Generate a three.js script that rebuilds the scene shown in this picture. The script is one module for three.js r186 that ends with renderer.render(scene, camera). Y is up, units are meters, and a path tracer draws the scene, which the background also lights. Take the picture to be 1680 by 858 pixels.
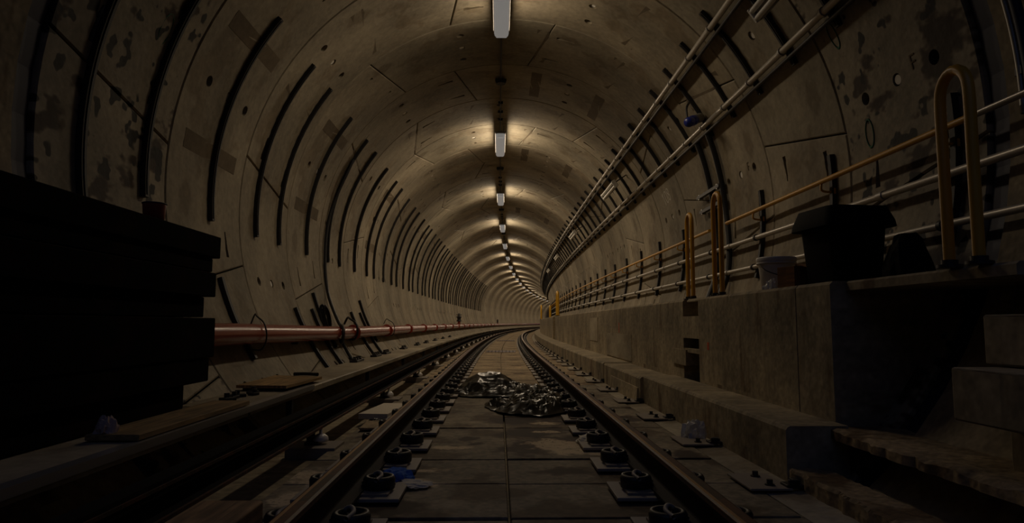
import * as THREE from 'three';
import { RectAreaLightUniformsLib } from 'three/addons/lights/RectAreaLightUniformsLib.js';
import { RoundedBoxGeometry } from 'three/addons/geometries/RoundedBoxGeometry.js';
import { ConvexGeometry } from 'three/addons/geometries/ConvexGeometry.js';
import { TextGeometry } from 'three/addons/geometries/TextGeometry.js';
import { FontLoader } from 'three/addons/loaders/FontLoader.js';
import { mergeGeometries, mergeVertices, toCreasedNormals } from 'three/addons/utils/BufferGeometryUtils.js';
import { Brush, Evaluator, SUBTRACTION } from 'three-bvh-csg';

// ------------------------------------------------------------------ camera, daylight from behind, exposure
const scene = new THREE.Scene();
const FOCAL = 1095;                                            // pixels in the 1680 x 858 frame
const camera = new THREE.PerspectiveCamera(2 * Math.atan(429 / FOCAL) * 180 / Math.PI, 1680 / 858, 0.05, 400);
camera.position.set(-0.05, 0.87, 0);
camera.lookAt(-0.05 + 0.02012, 0.87 + 0.09214, -0.99554);
const renderer = new THREE.WebGLRenderer({ antialias: true });
renderer.toneMapping = THREE.LinearToneMapping;
renderer.toneMappingExposure = 1.0;
renderer.shadowMap.enabled = true;
renderer.shadowMap.type = THREE.PCFSoftShadowMap;
scene.background = new THREE.Color().setRGB(0.034, 0.050, 0.115);   // dusk sky over the open shaft behind the camera
RectAreaLightUniformsLib.init();
const LAMP_COLOR = new THREE.Color().setRGB(1.0, 0.81, 0.58);
const LAMP_DOWN = 62, LAMP_SIDE = 41, LAMP_GLOW = 0.14;

// ------------------------------------------------------------------ small helpers
const rad = d => d * Math.PI / 180;
function rng(seed) { let a = seed >>> 0; return () => { a = (a + 0x6D2B79F5) | 0; let t = Math.imul(a ^ (a >>> 15), 1 | a); t = (t + Math.imul(t ^ (t >>> 7), 61 | t)) ^ t; return ((t ^ (t >>> 14)) >>> 0) / 4294967296; }; }
const taken = {};
function numbered(name) { const n = taken[name] = (taken[name] ?? -1) + 1; return n ? `${name}_${String(n).padStart(3, '0')}` : name; }
function shade(o) { o.traverse(m => { if (m.isMesh) { m.castShadow = true; m.receiveShadow = true; } }); return o; }
function tag(o, label, category, group, kind) {
  o.userData.label = label; o.userData.category = category;
  if (group) o.userData.group = group;
  if (kind) o.userData.kind = kind;
  return o;
}
function mesh(name, geo, mat, parent) { const m = new THREE.Mesh(geo, mat); m.name = name; m.castShadow = m.receiveShadow = true; if (parent) parent.add(m); return m; }
function top(name, geo, mat, label, category, group, kind) { const m = mesh(numbered(name), geo, mat, scene); return tag(m, label, category, group, kind); }
function thing(name, label, category, group, kind) { const g = new THREE.Group(); g.name = numbered(name); scene.add(g); return tag(g, label, category, group, kind); }
function copy(root, name, label) { const c = root.clone(); c.name = numbered(name); if (label) c.userData = { ...root.userData, label }; else c.userData = { ...root.userData }; scene.add(c); return c; }

// the track runs straight, then bends to the right
const BEND_S = 13.6, BEND_R = 572, AX = 0.0544, AY = 2.0124, RAD = 2.7, RINGW = 1.49, SEAM0 = 5.17;
function at(s, x, y) {
  if (s <= BEND_S) return new THREE.Vector3(x, y, -s);
  const a = (s - BEND_S) / BEND_R;
  return new THREE.Vector3(BEND_R - (BEND_R - x) * Math.cos(a), y, -BEND_S - (BEND_R - x) * Math.sin(a));
}
const turn = s => s <= BEND_S ? 0 : -(s - BEND_S) / BEND_R;
function put(o, s, x, y, extra = 0) { o.position.copy(at(s, x, y)); o.rotation.y = turn(s) + extra; return o; }

// a closed or open outline [x, y] carried along the track from s0 to s1; uv in metres
function sweep(profile, s0, s1, { closed = true, smooth = false, caps = true, step = 2.5, lift = null } = {}) {
  const S = [s0];
  if (s0 < BEND_S && s1 > BEND_S) S.push(BEND_S);
  for (let s = Math.max(s0, BEND_S) + step; s < s1 - 0.2; s += step) S.push(s);
  if (lift) for (let s = s0 + 1; s < Math.min(s1, BEND_S) - 0.2; s += 1) S.push(s);
  S.push(s1); S.sort((a, b) => a - b);
  const n = profile.length, edges = closed ? n : n - 1;
  const pos = [], uv = [], idx = [];
  let u = 0;
  const ring = [];
  for (let e = 0; e <= edges; e++) { const p = profile[e % n]; ring.push([p[0], p[1], u]); const q = profile[(e + 1) % n]; u += Math.hypot(q[0] - p[0], q[1] - p[1]); }
  if (smooth) {
    for (const s of S) for (const [x, y, uu] of ring) { const p = at(s, x, y + (lift ? lift(s) : 0)); pos.push(p.x, p.y, p.z); uv.push(uu, s); }
    const w = ring.length;
    for (let i = 0; i < S.length - 1; i++) for (let e = 0; e < edges; e++) { const a = i * w + e, b = a + 1, c = a + w, d = c + 1; idx.push(a, b, c, b, d, c); }
  } else {
    for (let e = 0; e < edges; e++) {
      const base = pos.length / 3;
      for (const s of S) for (const k of [e, e + 1]) { const [x, y, uu] = ring[k]; const p = at(s, x, y + (lift ? lift(s) : 0)); pos.push(p.x, p.y, p.z); uv.push(uu, s); }
      for (let i = 0; i < S.length - 1; i++) { const a = base + i * 2; idx.push(a, a + 1, a + 2, a + 1, a + 3, a + 2); }
    }
  }
  if (closed && caps) {
    const tri = THREE.ShapeUtils.triangulateShape(profile.map(p => new THREE.Vector2(p[0], p[1])), []);
    for (const [s, flip] of [[s0, false], [s1, true]]) {
      const base = pos.length / 3;
      for (const [x, y] of profile) { const p = at(s, x, y + (lift ? lift(s) : 0)); pos.push(p.x, p.y, p.z); uv.push(x, y); }
      for (const t of tri) flip ? idx.push(base + t[0], base + t[2], base + t[1]) : idx.push(base + t[0], base + t[1], base + t[2]);
    }
  }
  const g = new THREE.BufferGeometry();
  g.setAttribute('position', new THREE.Float32BufferAttribute(pos, 3));
  g.setAttribute('uv', new THREE.Float32BufferAttribute(uv, 2));
  g.setIndex(idx); g.computeVertexNormals();
  return g;
}
function circle(cx, cy, r, n = 12) { return Array.from({ length: n }, (_, i) => [cx + r * Math.cos(i / n * 2 * Math.PI), cy + r * Math.sin(i / n * 2 * Math.PI)]); }
const onWall = (deg, r) => [AX + r * Math.sin(rad(deg)), AY + r * Math.cos(rad(deg))];

// uv in metres from the face direction
function metric(g, offset = 0) {
  const h = g.index ? g.toNonIndexed() : g; h.computeBoundingBox();
  const p = h.attributes.position, nn = h.attributes.normal, uv = new Float32Array(p.count * 2);
  for (let i = 0; i < p.count; i++) {
    const a = Math.abs(nn.getX(i)), b = Math.abs(nn.getY(i)), c = Math.abs(nn.getZ(i));
    const [u, v] = b >= a && b >= c ? [p.getX(i), p.getZ(i)] : a >= c ? [p.getY(i), p.getZ(i)] : [p.getX(i), p.getY(i)];
    uv[2 * i] = u + offset; uv[2 * i + 1] = v + offset * 0.7;
  }
  h.setAttribute('uv', new THREE.BufferAttribute(uv, 2));
  return h;
}
function box(w, h, d, x = 0, y = 0, z = 0, bevel = 0.006) {
  const g = bevel > 0 ? new RoundedBoxGeometry(w, h, d, 1, Math.min(bevel, w / 3, h / 3, d / 3)) : new THREE.BoxGeometry(w, h, d);
  g.translate(x, y, z); return metric(g, (x + y + z) * 0.37);
}
function cyl(r0, r1, h, x = 0, y = 0, z = 0, n = 14) { const g = new THREE.CylinderGeometry(r0, r1, h, n); g.translate(x, y, z); return g.toNonIndexed(); }
function tube(points, r, seg = 24, n = 8, closed = false) { return new THREE.TubeGeometry(new THREE.CatmullRomCurve3(points.map(p => p.isVector3 ? p : new THREE.Vector3(...p)), closed), seg, r, n, closed).toNonIndexed(); }
function merge(list) { const l = list.map(g => { const h = g.index ? g.toNonIndexed() : g; for (const k of Object.keys(h.attributes)) if (!['position', 'normal', 'uv'].includes(k)) h.deleteAttribute(k); return h; }); return mergeGeometries(l); }

// ------------------------------------------------------------------ procedural textures
function noiser(seed) {
  const cache = new Map();
  const lattice = (n, k) => { const key = n * 32 + k; let L = cache.get(key); if (!L) { const r = rng(seed * 131 + n * 7 + k); L = new Float32Array((n + 1) * (n + 1)); for (let j = 0; j < n; j++) for (let i = 0; i < n; i++) L[j * (n + 1) + i] = r(); for (let j = 0; j < n; j++) L[j * (n + 1) + n] = L[j * (n + 1)]; for (let i = 0; i <= n; i++) L[n * (n + 1) + i] = L[i]; cache.set(key, L); } return L; };
  const look = (L, n, u, v) => {                                     // value noise on an n x n lattice that wraps, u v in 0..1
    const x = (u - Math.floor(u)) * n, y = (v - Math.floor(v)) * n, i = x | 0, j = y | 0, fx = x - i, fy = y - j, o = j * (n + 1) + i;
    const sx = fx * fx * (3 - 2 * fx), sy = fy * fy * (3 - 2 * fy), p = L[o] + (L[o + 1] - L[o]) * sx, q = L[o + n + 1] + (L[o + n + 2] - L[o + n + 1]) * sx;
    return p + (q - p) * sy;
  };
  const val = (u, v, n, k) => look(lattice(n, k), n, u, v), sets = new Map();
  const fbm = (u, v, n0, oct) => {
    let set = sets.get(n0 * 16 + oct); if (!set) { set = []; for (let k = 0, n = n0; k < oct; k++, n *= 2) set.push([lattice(n, k), n]); sets.set(n0 * 16 + oct, set); }
    let s = 0, a = 0.5, t = 0; for (let k = 0; k < oct; k++) { s += a * look(set[k][0], set[k][1], u, v); t += a; a *= 0.55; } return s / t;
  };
  return { val, fbm };
}
const clamp = (v, a = 0, b = 1) => Math.min(b, Math.max(a, v));
const step01 = (a, b, v) => { const t = clamp((v - a) / (b - a)); return t * t * (3 - 2 * t); };
function picture(w, h, fn, srgb = true) {
  const d = new Uint8Array(w * h * 4);
  for (let y = 0; y < h; y++) for (let x = 0; x < w; x++) { const c = fn((x + 0.5) / w, (y + 0.5) / h), i = (y * w + x) * 4; d[i] = clamp(c[0]) * 255; d[i + 1] = clamp(c[1]) * 255; d[i + 2] = clamp(c[2]) * 255; d[i + 3] = 255; }
  const t = new THREE.DataTexture(d, w, h); t.wrapS = t.wrapT = THREE.RepeatWrapping; t.magFilter = THREE.LinearFilter; t.minFilter = THREE.LinearMipmapLinearFilter; t.generateMipmaps = true;
  if (srgb) t.colorSpace = THREE.SRGBColorSpace; t.needsUpdate = true; return t;
}
function tiled(t, metres) { t.repeat.set(1 / metres, 1 / metres); return t; }
const N1 = noiser(3), N2 = noiser(17), N3 = noiser(29);
const mix3 = (a, b, t) => [a[0] + (b[0] - a[0]) * t, a[1] + (b[1] - a[1]) * t, a[2] + (b[2] - a[2]) * t];

// smooth precast concrete: fine sand, soft blotches, scattered small blow holes
const precastMap = tiled(picture(1024, 1024, (u, v) => {
  const b = N1.fbm(u, v, 4, 4), f = N2.fbm(u, v, 64, 3), streak = N3.fbm(u, v * 0.25, 32, 3);
  let k = 0.70 + (b - 0.5) * 0.30 + (f - 0.5) * 0.14 + (streak - 0.5) * 0.08;
  const pit = N2.val(u, v, 128, 9); if (pit > 0.985) k *= 0.62;
  const stain = step01(0.60, 0.72, N3.fbm(u + 0.37, v, 6, 5)); 
  return mix3([k, k * 0.955, k * 0.86], [k * 0.80, k * 0.72, k * 0.60], stain * 0.55);
}), 2.6);
const precastBump = tiled(picture(512, 512, (u, v) => { const k = 0.5 + (N2.fbm(u, v, 48, 4) - 0.5) * 0.9 + (N1.fbm(u, v, 8, 2) - 0.5) * 0.5; return [k, k, k]; }, false), 2.6);
// the first ring: seepage and black soot blotches running down the wall (v of this map runs round the ring)
const stainedMap = tiled(picture(1024, 1024, (u, v) => {
  const b = N1.fbm(u, v, 5, 4), f = N2.fbm(u, v, 64, 3);
  const k = 0.70 + (b - 0.5) * 0.34 + (f - 0.5) * 0.16;
  const run = step01(0.57, 0.66, N3.fbm(u * 0.5, v, 14, 4) * 0.6 + N2.fbm(u, v + 0.2, 10, 4) * 0.4);
  const blot = step01(0.66, 0.72, N1.fbm(u + 0.5, v, 16, 3));
  let c = mix3([k, k * 0.955, k * 0.86], [0.20, 0.13, 0.085], run * 0.85);
  return mix3(c, [0.045, 0.035, 0.03], blot * 0.9);
}), 2.2);
// board-marked cast wall: streaks up and down (u runs up the wall)
const castMap = tiled(picture(1024, 1024, (u, v) => {
  const st = N1.fbm(u * 0.12, v, 48, 4), b = N2.fbm(u, v, 5, 5), f = N3.fbm(u, v, 96, 2);
  const k = 0.60 + (st - 0.5) * 0.16 + (b - 0.5) * 0.40 + (f - 0.5) * 0.20;
  const drip = step01(0.56, 0.74, N3.fbm(u * 0.22 + 0.3, v, 20, 4) * 0.7 + N1.fbm(u, v, 12, 4) * 0.3);
  return mix3([k, k * 0.94, k * 0.82], [k * 0.62, k * 0.50, k * 0.37], drip * 0.8);
}), 3.0);
const castBump = tiled(picture(512, 512, (u, v) => { const k = 0.5 + (N1.fbm(u * 0.1, v, 64, 3) - 0.5) * 0.25 + (N3.fbm(u, v, 40, 4) - 0.5) * 0.9; return [k, k, k]; }, false), 3.0);
const grit = (u, v) => 0.64 + (N1.fbm(u, v, 6, 4) - 0.5) * 0.30 + (N2.fbm(u, v, 90, 3) - 0.5) * 0.34;
const slabMap = tiled(picture(1024, 1024, (u, v) => {
  const k = grit(u, v), d = step01(0.55, 0.68, N3.fbm(u, v, 7, 5));
  return mix3([k, k * 0.90, k * 0.74], [k * 0.55, k * 0.42, k * 0.28], d * 0.7);
}), 2.2);
// the slab near the viewer: brown water stains, white lime bloom and spills where the photograph has them.  X -1.3..1.5, s 2..10
const SX0 = -1.3, SXW = 2.8, SS0 = 2, SSW = 8;
const nearSlabMap = picture(1024, 2048, (u, v) => {
  const X = SX0 + u * SXW, s = SS0 + v * SSW, wu = u * 1.05, wv = v * 3;
  const k = grit(wu, wv), rough = N1.fbm(wu, wv, 9, 5) - 0.5, fine = N2.fbm(wu, wv, 40, 4) - 0.5;
  let c = mix3([k * 0.84, k * 0.79, k * 0.70], [k * 0.52, k * 0.42, k * 0.31], step01(0.50, 0.64, N3.fbm(wu, wv, 7, 5)) * 0.75);
  const spot = (x, y, rx, ry) => 1 - Math.hypot((X - x) / rx, (s - y) / ry) + rough * 1.6 + fine * 0.7;
  const brown = Math.max(spot(0.16, 4.78, 0.22, 0.42), spot(0.30, 5.45, 0.34, 0.30), spot(0.55, 5.2, 0.36, 0.30), spot(0.27, 4.02, 0.26, 0.15), spot(0.35, 6.25, 0.50, 0.35), spot(0.10, 6.0, 0.25, 0.14), spot(-0.28, 5.15, 0.08, 0.10), spot(-0.22, 4.95, 0.10, 0.07), spot(-0.60, 3.35, 0.20, 0.25), spot(-0.62, 4.0, 0.16, 0.2), spot(-0.95, 5.2, 0.2, 0.3), spot(-0.9, 4.1, 0.2, 0.12), spot(1.15, 6.2, 0.12, 0.2), spot(1.2, 4.5, 0.1, 0.2));
  c = mix3(c, [0.16, 0.085, 0.045], step01(0.05, 0.55, brown) * 0.85);
  const lime = Math.max(spot(0.34, 4.85, 0.26, 0.34), spot(0.36, 5.45, 0.15, 0.12), spot(0.50, 4.62, 0.30, 0.16), spot(0.34, 5.95, 0.16, 0.10), spot(-0.42, 4.80, 0.20, 0.12), spot(-0.50, 4.05, 0.22, 0.12), spot(-0.56, 3.72, 0.22, 0.14), spot(-1.02, 3.85, 0.26, 0.30), spot(-1.05, 3.45, 0.16, 0.2), spot(0.62, 4.75, 0.12, 0.24));
  const speck = N2.val(wu, wv * 1.2, 160, 4) > 0.80 ? 0.45 : 1;
  c = mix3(c, [0.90, 0.84, 0.74], step01(0.18, 0.5, lime) * 0.85 * speck);
  return c;
});
nearSlabMap.wrapS = nearSlabMap.wrapT = THREE.ClampToEdgeWrapping;
const slabBump = tiled(picture(512, 512, (u, v) => { const k = 0.5 + (N2.fbm(u, v, 32, 4) - 0.5) + (N1.fbm(u, v, 6, 3) - 0.5) * 0.5; return [k, k, k]; }, false), 2.2);
const rustMap = tiled(picture(512, 512, (u, v) => { const b = N1.fbm(u, v, 6, 5), f = N2.fbm(u, v, 60, 3), t = step01(0.35, 0.65, b * 0.6 + f * 0.4); return mix3([0.20, 0.13, 0.085], [0.40, 0.22, 0.11], t); }), 0.8);
const woodMap = tiled(picture(512, 512, (u, v) => { const g = N1.fbm(u, v * 0.06, 64, 4), b = N2.fbm(u, v, 5, 4), k = 0.62 + (g - 0.5) * 0.45 + (b - 0.5) * 0.35; return [k, k * 0.86, k * 0.62]; }), 1.0);
const tarMap = tiled(picture(512, 512, (u, v) => { const g = N1.fbm(u, v * 0.08, 48, 4), t = step01(0.58, 0.72, N2.fbm(u, v, 5, 5)); const k = 0.12 + (g - 0.5) * 0.12; return mix3([k, k * 0.82, k * 0.72], [0.62, 0.33, 0.17], t * 0.7); }), 1.4);

// ------------------------------------------------------------------ materials
const std = (color, roughness, o = {}) => { const m = new THREE.MeshStandardMaterial({ roughness, metalness: o.metalness ?? 0 }); if (o.map) m.map = o.map; if (o.bumpMap) { m.bumpMap = o.bumpMap; m.bumpScale = o.bumpScale; } m.color.setRGB(...color); return m; };
const precast = [[0.62, 0.58, 0.51], [0.57, 0.54, 0.475], [0.67, 0.625, 0.55], [0.60, 0.555, 0.475]].map(c => std(c, 0.78, { map: precastMap, bumpMap: precastBump, bumpScale: 0.003 }));
const stained = std([0.62, 0.58, 0.51], 0.75, { map: stainedMap, bumpMap: precastBump, bumpScale: 0.004 });
const cast = std([0.86, 0.80, 0.68], 0.85, { map: castMap, bumpMap: castBump, bumpScale: 0.005 });
const patchMat = std([0.66, 0.62, 0.54], 0.9, { map: precastMap });
const packerMat = std([0.29, 0.24, 0.185], 0.9, { map: precastMap });
const grout = std([0.10, 0.09, 0.08], 1);
const plugMat = std([0.78, 0.74, 0.66], 0.8);
const slabMat = std([0.86, 0.80, 0.70], 0.85, { map: slabMap, bumpMap: slabBump, bumpScale: 0.006 });
const nearSlabMat = std([0.86, 0.80, 0.70], 0.8, { map: nearSlabMap, bumpMap: slabBump, bumpScale: 0.006 });
const limeMat = std([0.74, 0.72, 0.68], 0.95, { map: precastMap, bumpMap: slabBump, bumpScale: 0.01 });
const ledgeMat = std([0.80, 0.75, 0.67], 0.95, { map: slabMap, bumpMap: slabBump, bumpScale: 0.012 });
const strip = std([0.014, 0.012, 0.011], 0.6);
const brightSteel = std([0.66, 0.66, 0.66], 0.3, { metalness: 0.85 });
const galv = std([0.42, 0.40, 0.37], 0.38, { metalness: 0.6 });
const conduitMat = std([0.50, 0.46, 0.40], 0.36, { metalness: 0.35 });
const darkSteel = std([0.035, 0.032, 0.030], 0.5, { metalness: 0.3 });
const rustSteel = std([0.80, 0.72, 0.66], 0.6, { map: rustMap, metalness: 0.25 });
const railTop = std([0.50, 0.34, 0.20], 0.34, { metalness: 0.75 });
const blackRust = std([0.10, 0.075, 0.06], 0.85, { map: rustMap });
const matt = (color, roughness, o = {}) => { const m = new THREE.MeshPhysicalMaterial({ roughness, specularIntensity: 0.15 }); m.color.setRGB(...color); if (o.map) m.map = o.map; return m; };   // surfaces with specular reflection turned low, almost no sheen
const cover = matt([0.005, 0.005, 0.005], 0.9);
const edgeRust = std([0.86, 0.68, 0.50], 0.6, { map: rustMap });
const plateMat = std([0.30, 0.26, 0.22], 0.6);
const padMat = std([0.26, 0.22, 0.18], 0.75);
const rubber = std([0.016, 0.016, 0.018], 0.5);
const redPipe = std([0.26, 0.024, 0.009], 0.22);
const redDark = std([0.26, 0.03, 0.015], 0.4);
const yellow = std([0.62, 0.31, 0.025], 0.4);
const brightYellow = std([0.78, 0.42, 0.02], 0.45);
const ceramic = std([0.74, 0.71, 0.66], 0.3);
const boardTop = std([0.74, 0.70, 0.63], 0.55, { map: precastMap, metalness: 0.15 });
const ply = std([0.80, 0.68, 0.50], 0.75, { map: woodMap });
const plank = std([0.62, 0.55, 0.44], 0.8, { map: woodMap });
const paleWood = std([0.70, 0.62, 0.50], 0.75);
const timberMat = std([0.80, 0.66, 0.60], 0.85, { map: woodMap });
const tarred = matt([0.045, 0.038, 0.035], 1.0, { map: tarMap });
const navy = std([0.010, 0.014, 0.045], 0.6);
const blackPlastic = std([0.004, 0.004, 0.004], 0.30);
const binMat = matt([0.005, 0.005, 0.005], 0.7);
const whitePlastic = std([0.70, 0.66, 0.60], 0.45);
const cardboard = std([0.46, 0.27, 0.12], 0.9, { map: woodMap });
const bluePlastic = std([0.02, 0.035, 0.30], 0.3);
const blueRag = std([0.03, 0.13, 0.50], 0.9);
const greenPaint = std([0.02, 0.12, 0.06], 0.8);
const ochrePaint = std([0.30, 0.22, 0.05], 0.9);
const redPaint = std([0.50, 0.07, 0.02], 0.8);
const chalk = std([0.66, 0.62, 0.54], 0.9);
const pinkPaper = std([0.40, 0.30, 0.27], 0.9);
const fixtureWhite = std([0.80, 0.78, 0.72], 0.4);
const housingMat = std([0.22, 0.21, 0.20], 0.6);
const sheetClear = new THREE.MeshPhysicalMaterial({ roughness: 0.25, transmission: 0.55, thickness: 0 }); sheetClear.color.setRGB(0.75, 0.75, 0.75);
const glow = new THREE.MeshStandardMaterial({ roughness: 0.5 }); glow.color.setRGB(0.8, 0.8, 0.8); glow.emissive.setRGB(1, 0.98, 0.94); glow.emissiveIntensity = LAMP_GLOW;

// ------------------------------------------------------------------ tunnel lining: precast rings of seven segments
const GAP = 0.006, THICK = 0.24;
// key centre (degrees from the crown, + to the right), direction of the slant, dowel-hole angles, bar arrangement
const RINGS = {
  a: { key: -13.2, slant: 1, holes: [-127.7, -70.7, -13.2, 56, 113] },
  b: { key: -104.7, slant: 1, holes: [-105.2, -47.7, 21.3, 78.6] },
  c: { key: -36.6, slant: -1, holes: [-93.8, -36.3, 21.4, 78.6] },
  d: { key: -59.7, slant: 1, holes: [-117, -59.7, -2, 56] },
};
const ORDER = ['b', 'a', 'b', 'a', 'c', 'd', 'a', 'c', 'b', 'd', 'a', 'b', 'c', 'a', 'd', 'b'];
const ringType = k => ORDER[(k + 1) % ORDER.length];
function segmentGeometry(t0, t1, dt0, dt1, nu) {                     // edge angles at the near face and how far each moves by the far face
  const us = [0, 0.010], vs = [GAP, GAP + 0.010, RINGW - GAP - 0.010, RINGW - GAP];
  const pos = [], idx = [];
  const arc = rad(1) * RAD, cols = [];
  cols.push(['e', 0, 1]); for (let i = 0; i <= nu; i++) cols.push(['m', i / nu, 0]); cols.push(['e', 1, 1]);
  const angle = (c, v) => { const f = v / RINGW, a = t0 + dt0 * f + GAP / arc, b = t1 + dt1 * f - GAP / arc, ch = 0.010 / arc; return c[0] === 'e' ? (c[1] ? b : a) : a + ch + (b - a - 2 * ch) * c[1]; };
  const W = cols.length, H = vs.length;
  for (const outer of [0, 1]) for (let j = 0; j < H; j++) for (let i = 0; i < W; i++) {
    const th = rad(angle(cols[i], vs[j])), edge = cols[i][2] || j === 0 || j === H - 1, r = outer ? RAD + THICK : RAD + (edge ? 0.010 : 0);
    pos.push(r * Math.sin(th), r * Math.cos(th), -vs[j]);
  }
  const id = (o, i, j) => o * W * H + j * W + i;
  for (let j = 0; j < H - 1; j++) for (let i = 0; i < W - 1; i++) {
    idx.push(id(0, i, j), id(0, i, j + 1), id(0, i + 1, j), id(0, i + 1, j), id(0, i, j + 1), id(0, i + 1, j + 1));
    idx.push(id(1, i, j), id(1, i + 1, j), id(1, i, j + 1), id(1, i + 1, j), id(1, i + 1, j + 1), id(1, i, j + 1));
  }
  for (let i = 0; i < W - 1; i++) {
    idx.push(id(0, i, 0), id(0, i + 1, 0), id(1, i, 0), id(0, i + 1, 0), id(1, i + 1, 0), id(1, i, 0));
    idx.push(id(0, i, H - 1), id(1, i, H - 1), id(0, i + 1, H - 1), id(0, i + 1, H - 1), id(1, i, H - 1), id(1, i + 1, H - 1));
  }
  for (let j = 0; j < H - 1; j++) {
    idx.push(id(0, 0, j), id(1, 0, j), id(0, 0, j + 1), id(0, 0, j + 1), id(1, 0, j), id(1, 0, j + 1));
    idx.push(id(0, W - 1, j), id(0, W - 1, j + 1), id(1, W - 1, j), id(0, W - 1, j + 1), id(1, W - 1, j + 1), id(1, W - 1, j));
  }
  const g = new THREE.BufferGeometry(); g.setAttribute('position', new THREE.Float32BufferAttribute(pos, 3)); g.setIndex(idx);
  const out = toCreasedNormals(g, 0.5);
  return out;
}
function aroundUV(g) {                                               // u along the tunnel, v round the ring, metres
  const p = g.attributes.position, uv = new Float32Array(p.count * 2);
  for (let i = 0; i < p.count; i++) { uv[2 * i] = -p.getZ(i); uv[2 * i + 1] = Math.atan2(p.getX(i), p.getY(i)) * RAD; }
  g.setAttribute('uv', new THREE.BufferAttribute(uv, 2)); return g;
}
const evaluator = new Evaluator(); evaluator.attributes = ['position', 'normal']; evaluator.useGroups = false;
function radialCylinder(deg, z, r, r0, r1) { const g = new THREE.CylinderGeometry(r, r, r1 - r0, 14); g.translate(0, (r0 + r1) / 2, 0); g.rotateZ(-rad(deg)); g.translate(0, 0, -z); return g; }
function pocketGeometry(deg, dir, z) {                              // tapering bolt pocket, deep at its broad end
  const P = [], half = 5.2, a0 = deg, a1 = deg + dir * half;
  for (const [a, w, r1] of [[a0, 0.032, RAD + 0.11], [a1, 0.010, RAD + 0.012]]) for (const r of [RAD - 0.03, r1]) for (const s of [-1, 1]) P.push(new THREE.Vector3(r * Math.sin(rad(a)), r * Math.cos(rad(a)), -z + s * w));
  return new ConvexGeometry(P);
}
const HOLE_Z = [0.35, 0.745, 1.14];
function buildRing(type, cut) {
  const { key, slant, holes } = RINGS[type], k = 3.1 * slant;
  const J = [[key - 161.2, k], [key - 92.2, k], [key - 23.2, k], [key + 23.2, -k], [key + 92.2, -k], [key + 161.2, -k]];
  const out = { segments: [], plugs: [] };
  for (let i = 0; i < 6; i++) {
    const [a, sa] = J[i], [b0, sb] = J[(i + 1) % 6], b = i === 5 ? b0 + 360 : b0;
    let g = segmentGeometry(a - sa, b - sb, 2 * sa, 2 * sb, Math.max(6, Math.round((b - a) / 3.2)));
    if (cut) {
      let brush = new Brush(g); brush.updateMatrixWorld();
      const sub = geo => { const t = new Brush(geo); t.updateMatrixWorld(); brush = evaluator.evaluate(brush, t, SUBTRACTION); brush.updateMatrixWorld(); };
      const inside = (d, m) => { let e = d; while (e < a - 180) e += 360; for (const q of [e - 360, e, e + 360]) if (q > a + m && q < b - m) return true; return false; };
      for (const h of holes) if (inside(h, 5)) { sub(radialCylinder(h, HOLE_Z[0], 0.049, RAD - 0.05, RAD + 0.17)); sub(radialCylinder(h, HOLE_Z[1], 0.046, RAD - 0.05, RAD + 0.03)); sub(radialCylinder(h, HOLE_Z[2], 0.049, RAD - 0.05, RAD + 0.17)); }
      for (const z of [0.36, 1.12]) {
        if (sa < 0 || i === 1) sub(pocketGeometry(a + (z - 0.745) / 1.49 * 2 * sa + 2.6, 1, z));
        if (sb > 0 && i !== 0) sub(pocketGeometry(b + (z - 0.745) / 1.49 * 2 * sb - 2.6, -1, z));
      }
      g = brush.geometry.index ? brush.geometry.toNonIndexed() : brush.geometry;
    }
    out.segments.push(aroundUV(g));
  }
  for (const h of holes) { const g = radialCylinder(h, HOLE_Z[1], 0.034, RAD + 0.008, RAD + 0.03); out.plugs.push(g); }
  return out;
}
const ringParts = {}; for (const t of Object.keys(RINGS)) ringParts[t] = buildRing(t, true);
const lining = thing('wall_tunnel_lining', 'pale precast concrete segment rings lining the round tunnel', 'tunnel lining', null, 'structure');
const LAST_PIECE = 40, LAST_RING = 92;
const toneOf = rng(77);
const packerGeo = arcStrip(-1.7, 1.7, RAD - 0.0035, RAD + 0.004, 1.05, 4);
function arcStrip(a0, a1, r0, r1, w, n) {                            // a curved bar that follows the wall
  const pos = [], idx = [];
  for (let i = 0; i <= n; i++) { const t = rad(a0 + (a1 - a0) * i / n), sn = Math.sin(t), cs = Math.cos(t); for (const [r, z] of [[r0, -w / 2], [r0, w / 2], [r1, w / 2], [r1, -w / 2]]) pos.push(r * sn, r * cs, z); }
  for (let i = 0; i < n; i++) for (let e = 0; e < 4; e++) { const a = i * 4 + e, b = i * 4 + (e + 1) % 4; idx.push(a, b, a + 4, b, b + 4, a + 4); }
  idx.push(0, 2, 1, 0, 3, 2); const L = n * 4; idx.push(L, L + 1, L + 2, L, L + 2, L + 3);
  const g = new THREE.BufferGeometry(); g.setAttribute('position', new THREE.Float32BufferAttribute(pos, 3)); g.setIndex(idx);
  return aroundUV(toCreasedNormals(g, 0.6));
}
const PACKERS = { a: [-59, -82, 10.2, 33], b: [-37, -60, 33, 56], c: [10.2, 32.2, -59, -82], d: [-13, -37, 21, 44] };
for (let k = -1; k < LAST_PIECE; k++) {
  const s = SEAM0 + k * RINGW, t = ringType(k), R = new THREE.Group(); R.name = 'lining_ring'; lining.add(R);
  put(R, s, AX, AY); R.rotation.y = turn(s + RINGW / 2);
  ringParts[t].segments.forEach(g => mesh('segment', g, k === -1 ? stained : precast[Math.floor(toneOf() * 4)], R));
  if (k < 14) ringParts[t].plugs.forEach(g => mesh('grout_plug', g, plugMat, R));
  if (k < 12 && k >= 0) for (const a of PACKERS[t]) { const p = mesh('packing_patch', packerGeo, packerMat, R); p.rotation.z = -rad(a); p.position.z = -RINGW / 2; }
}
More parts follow.
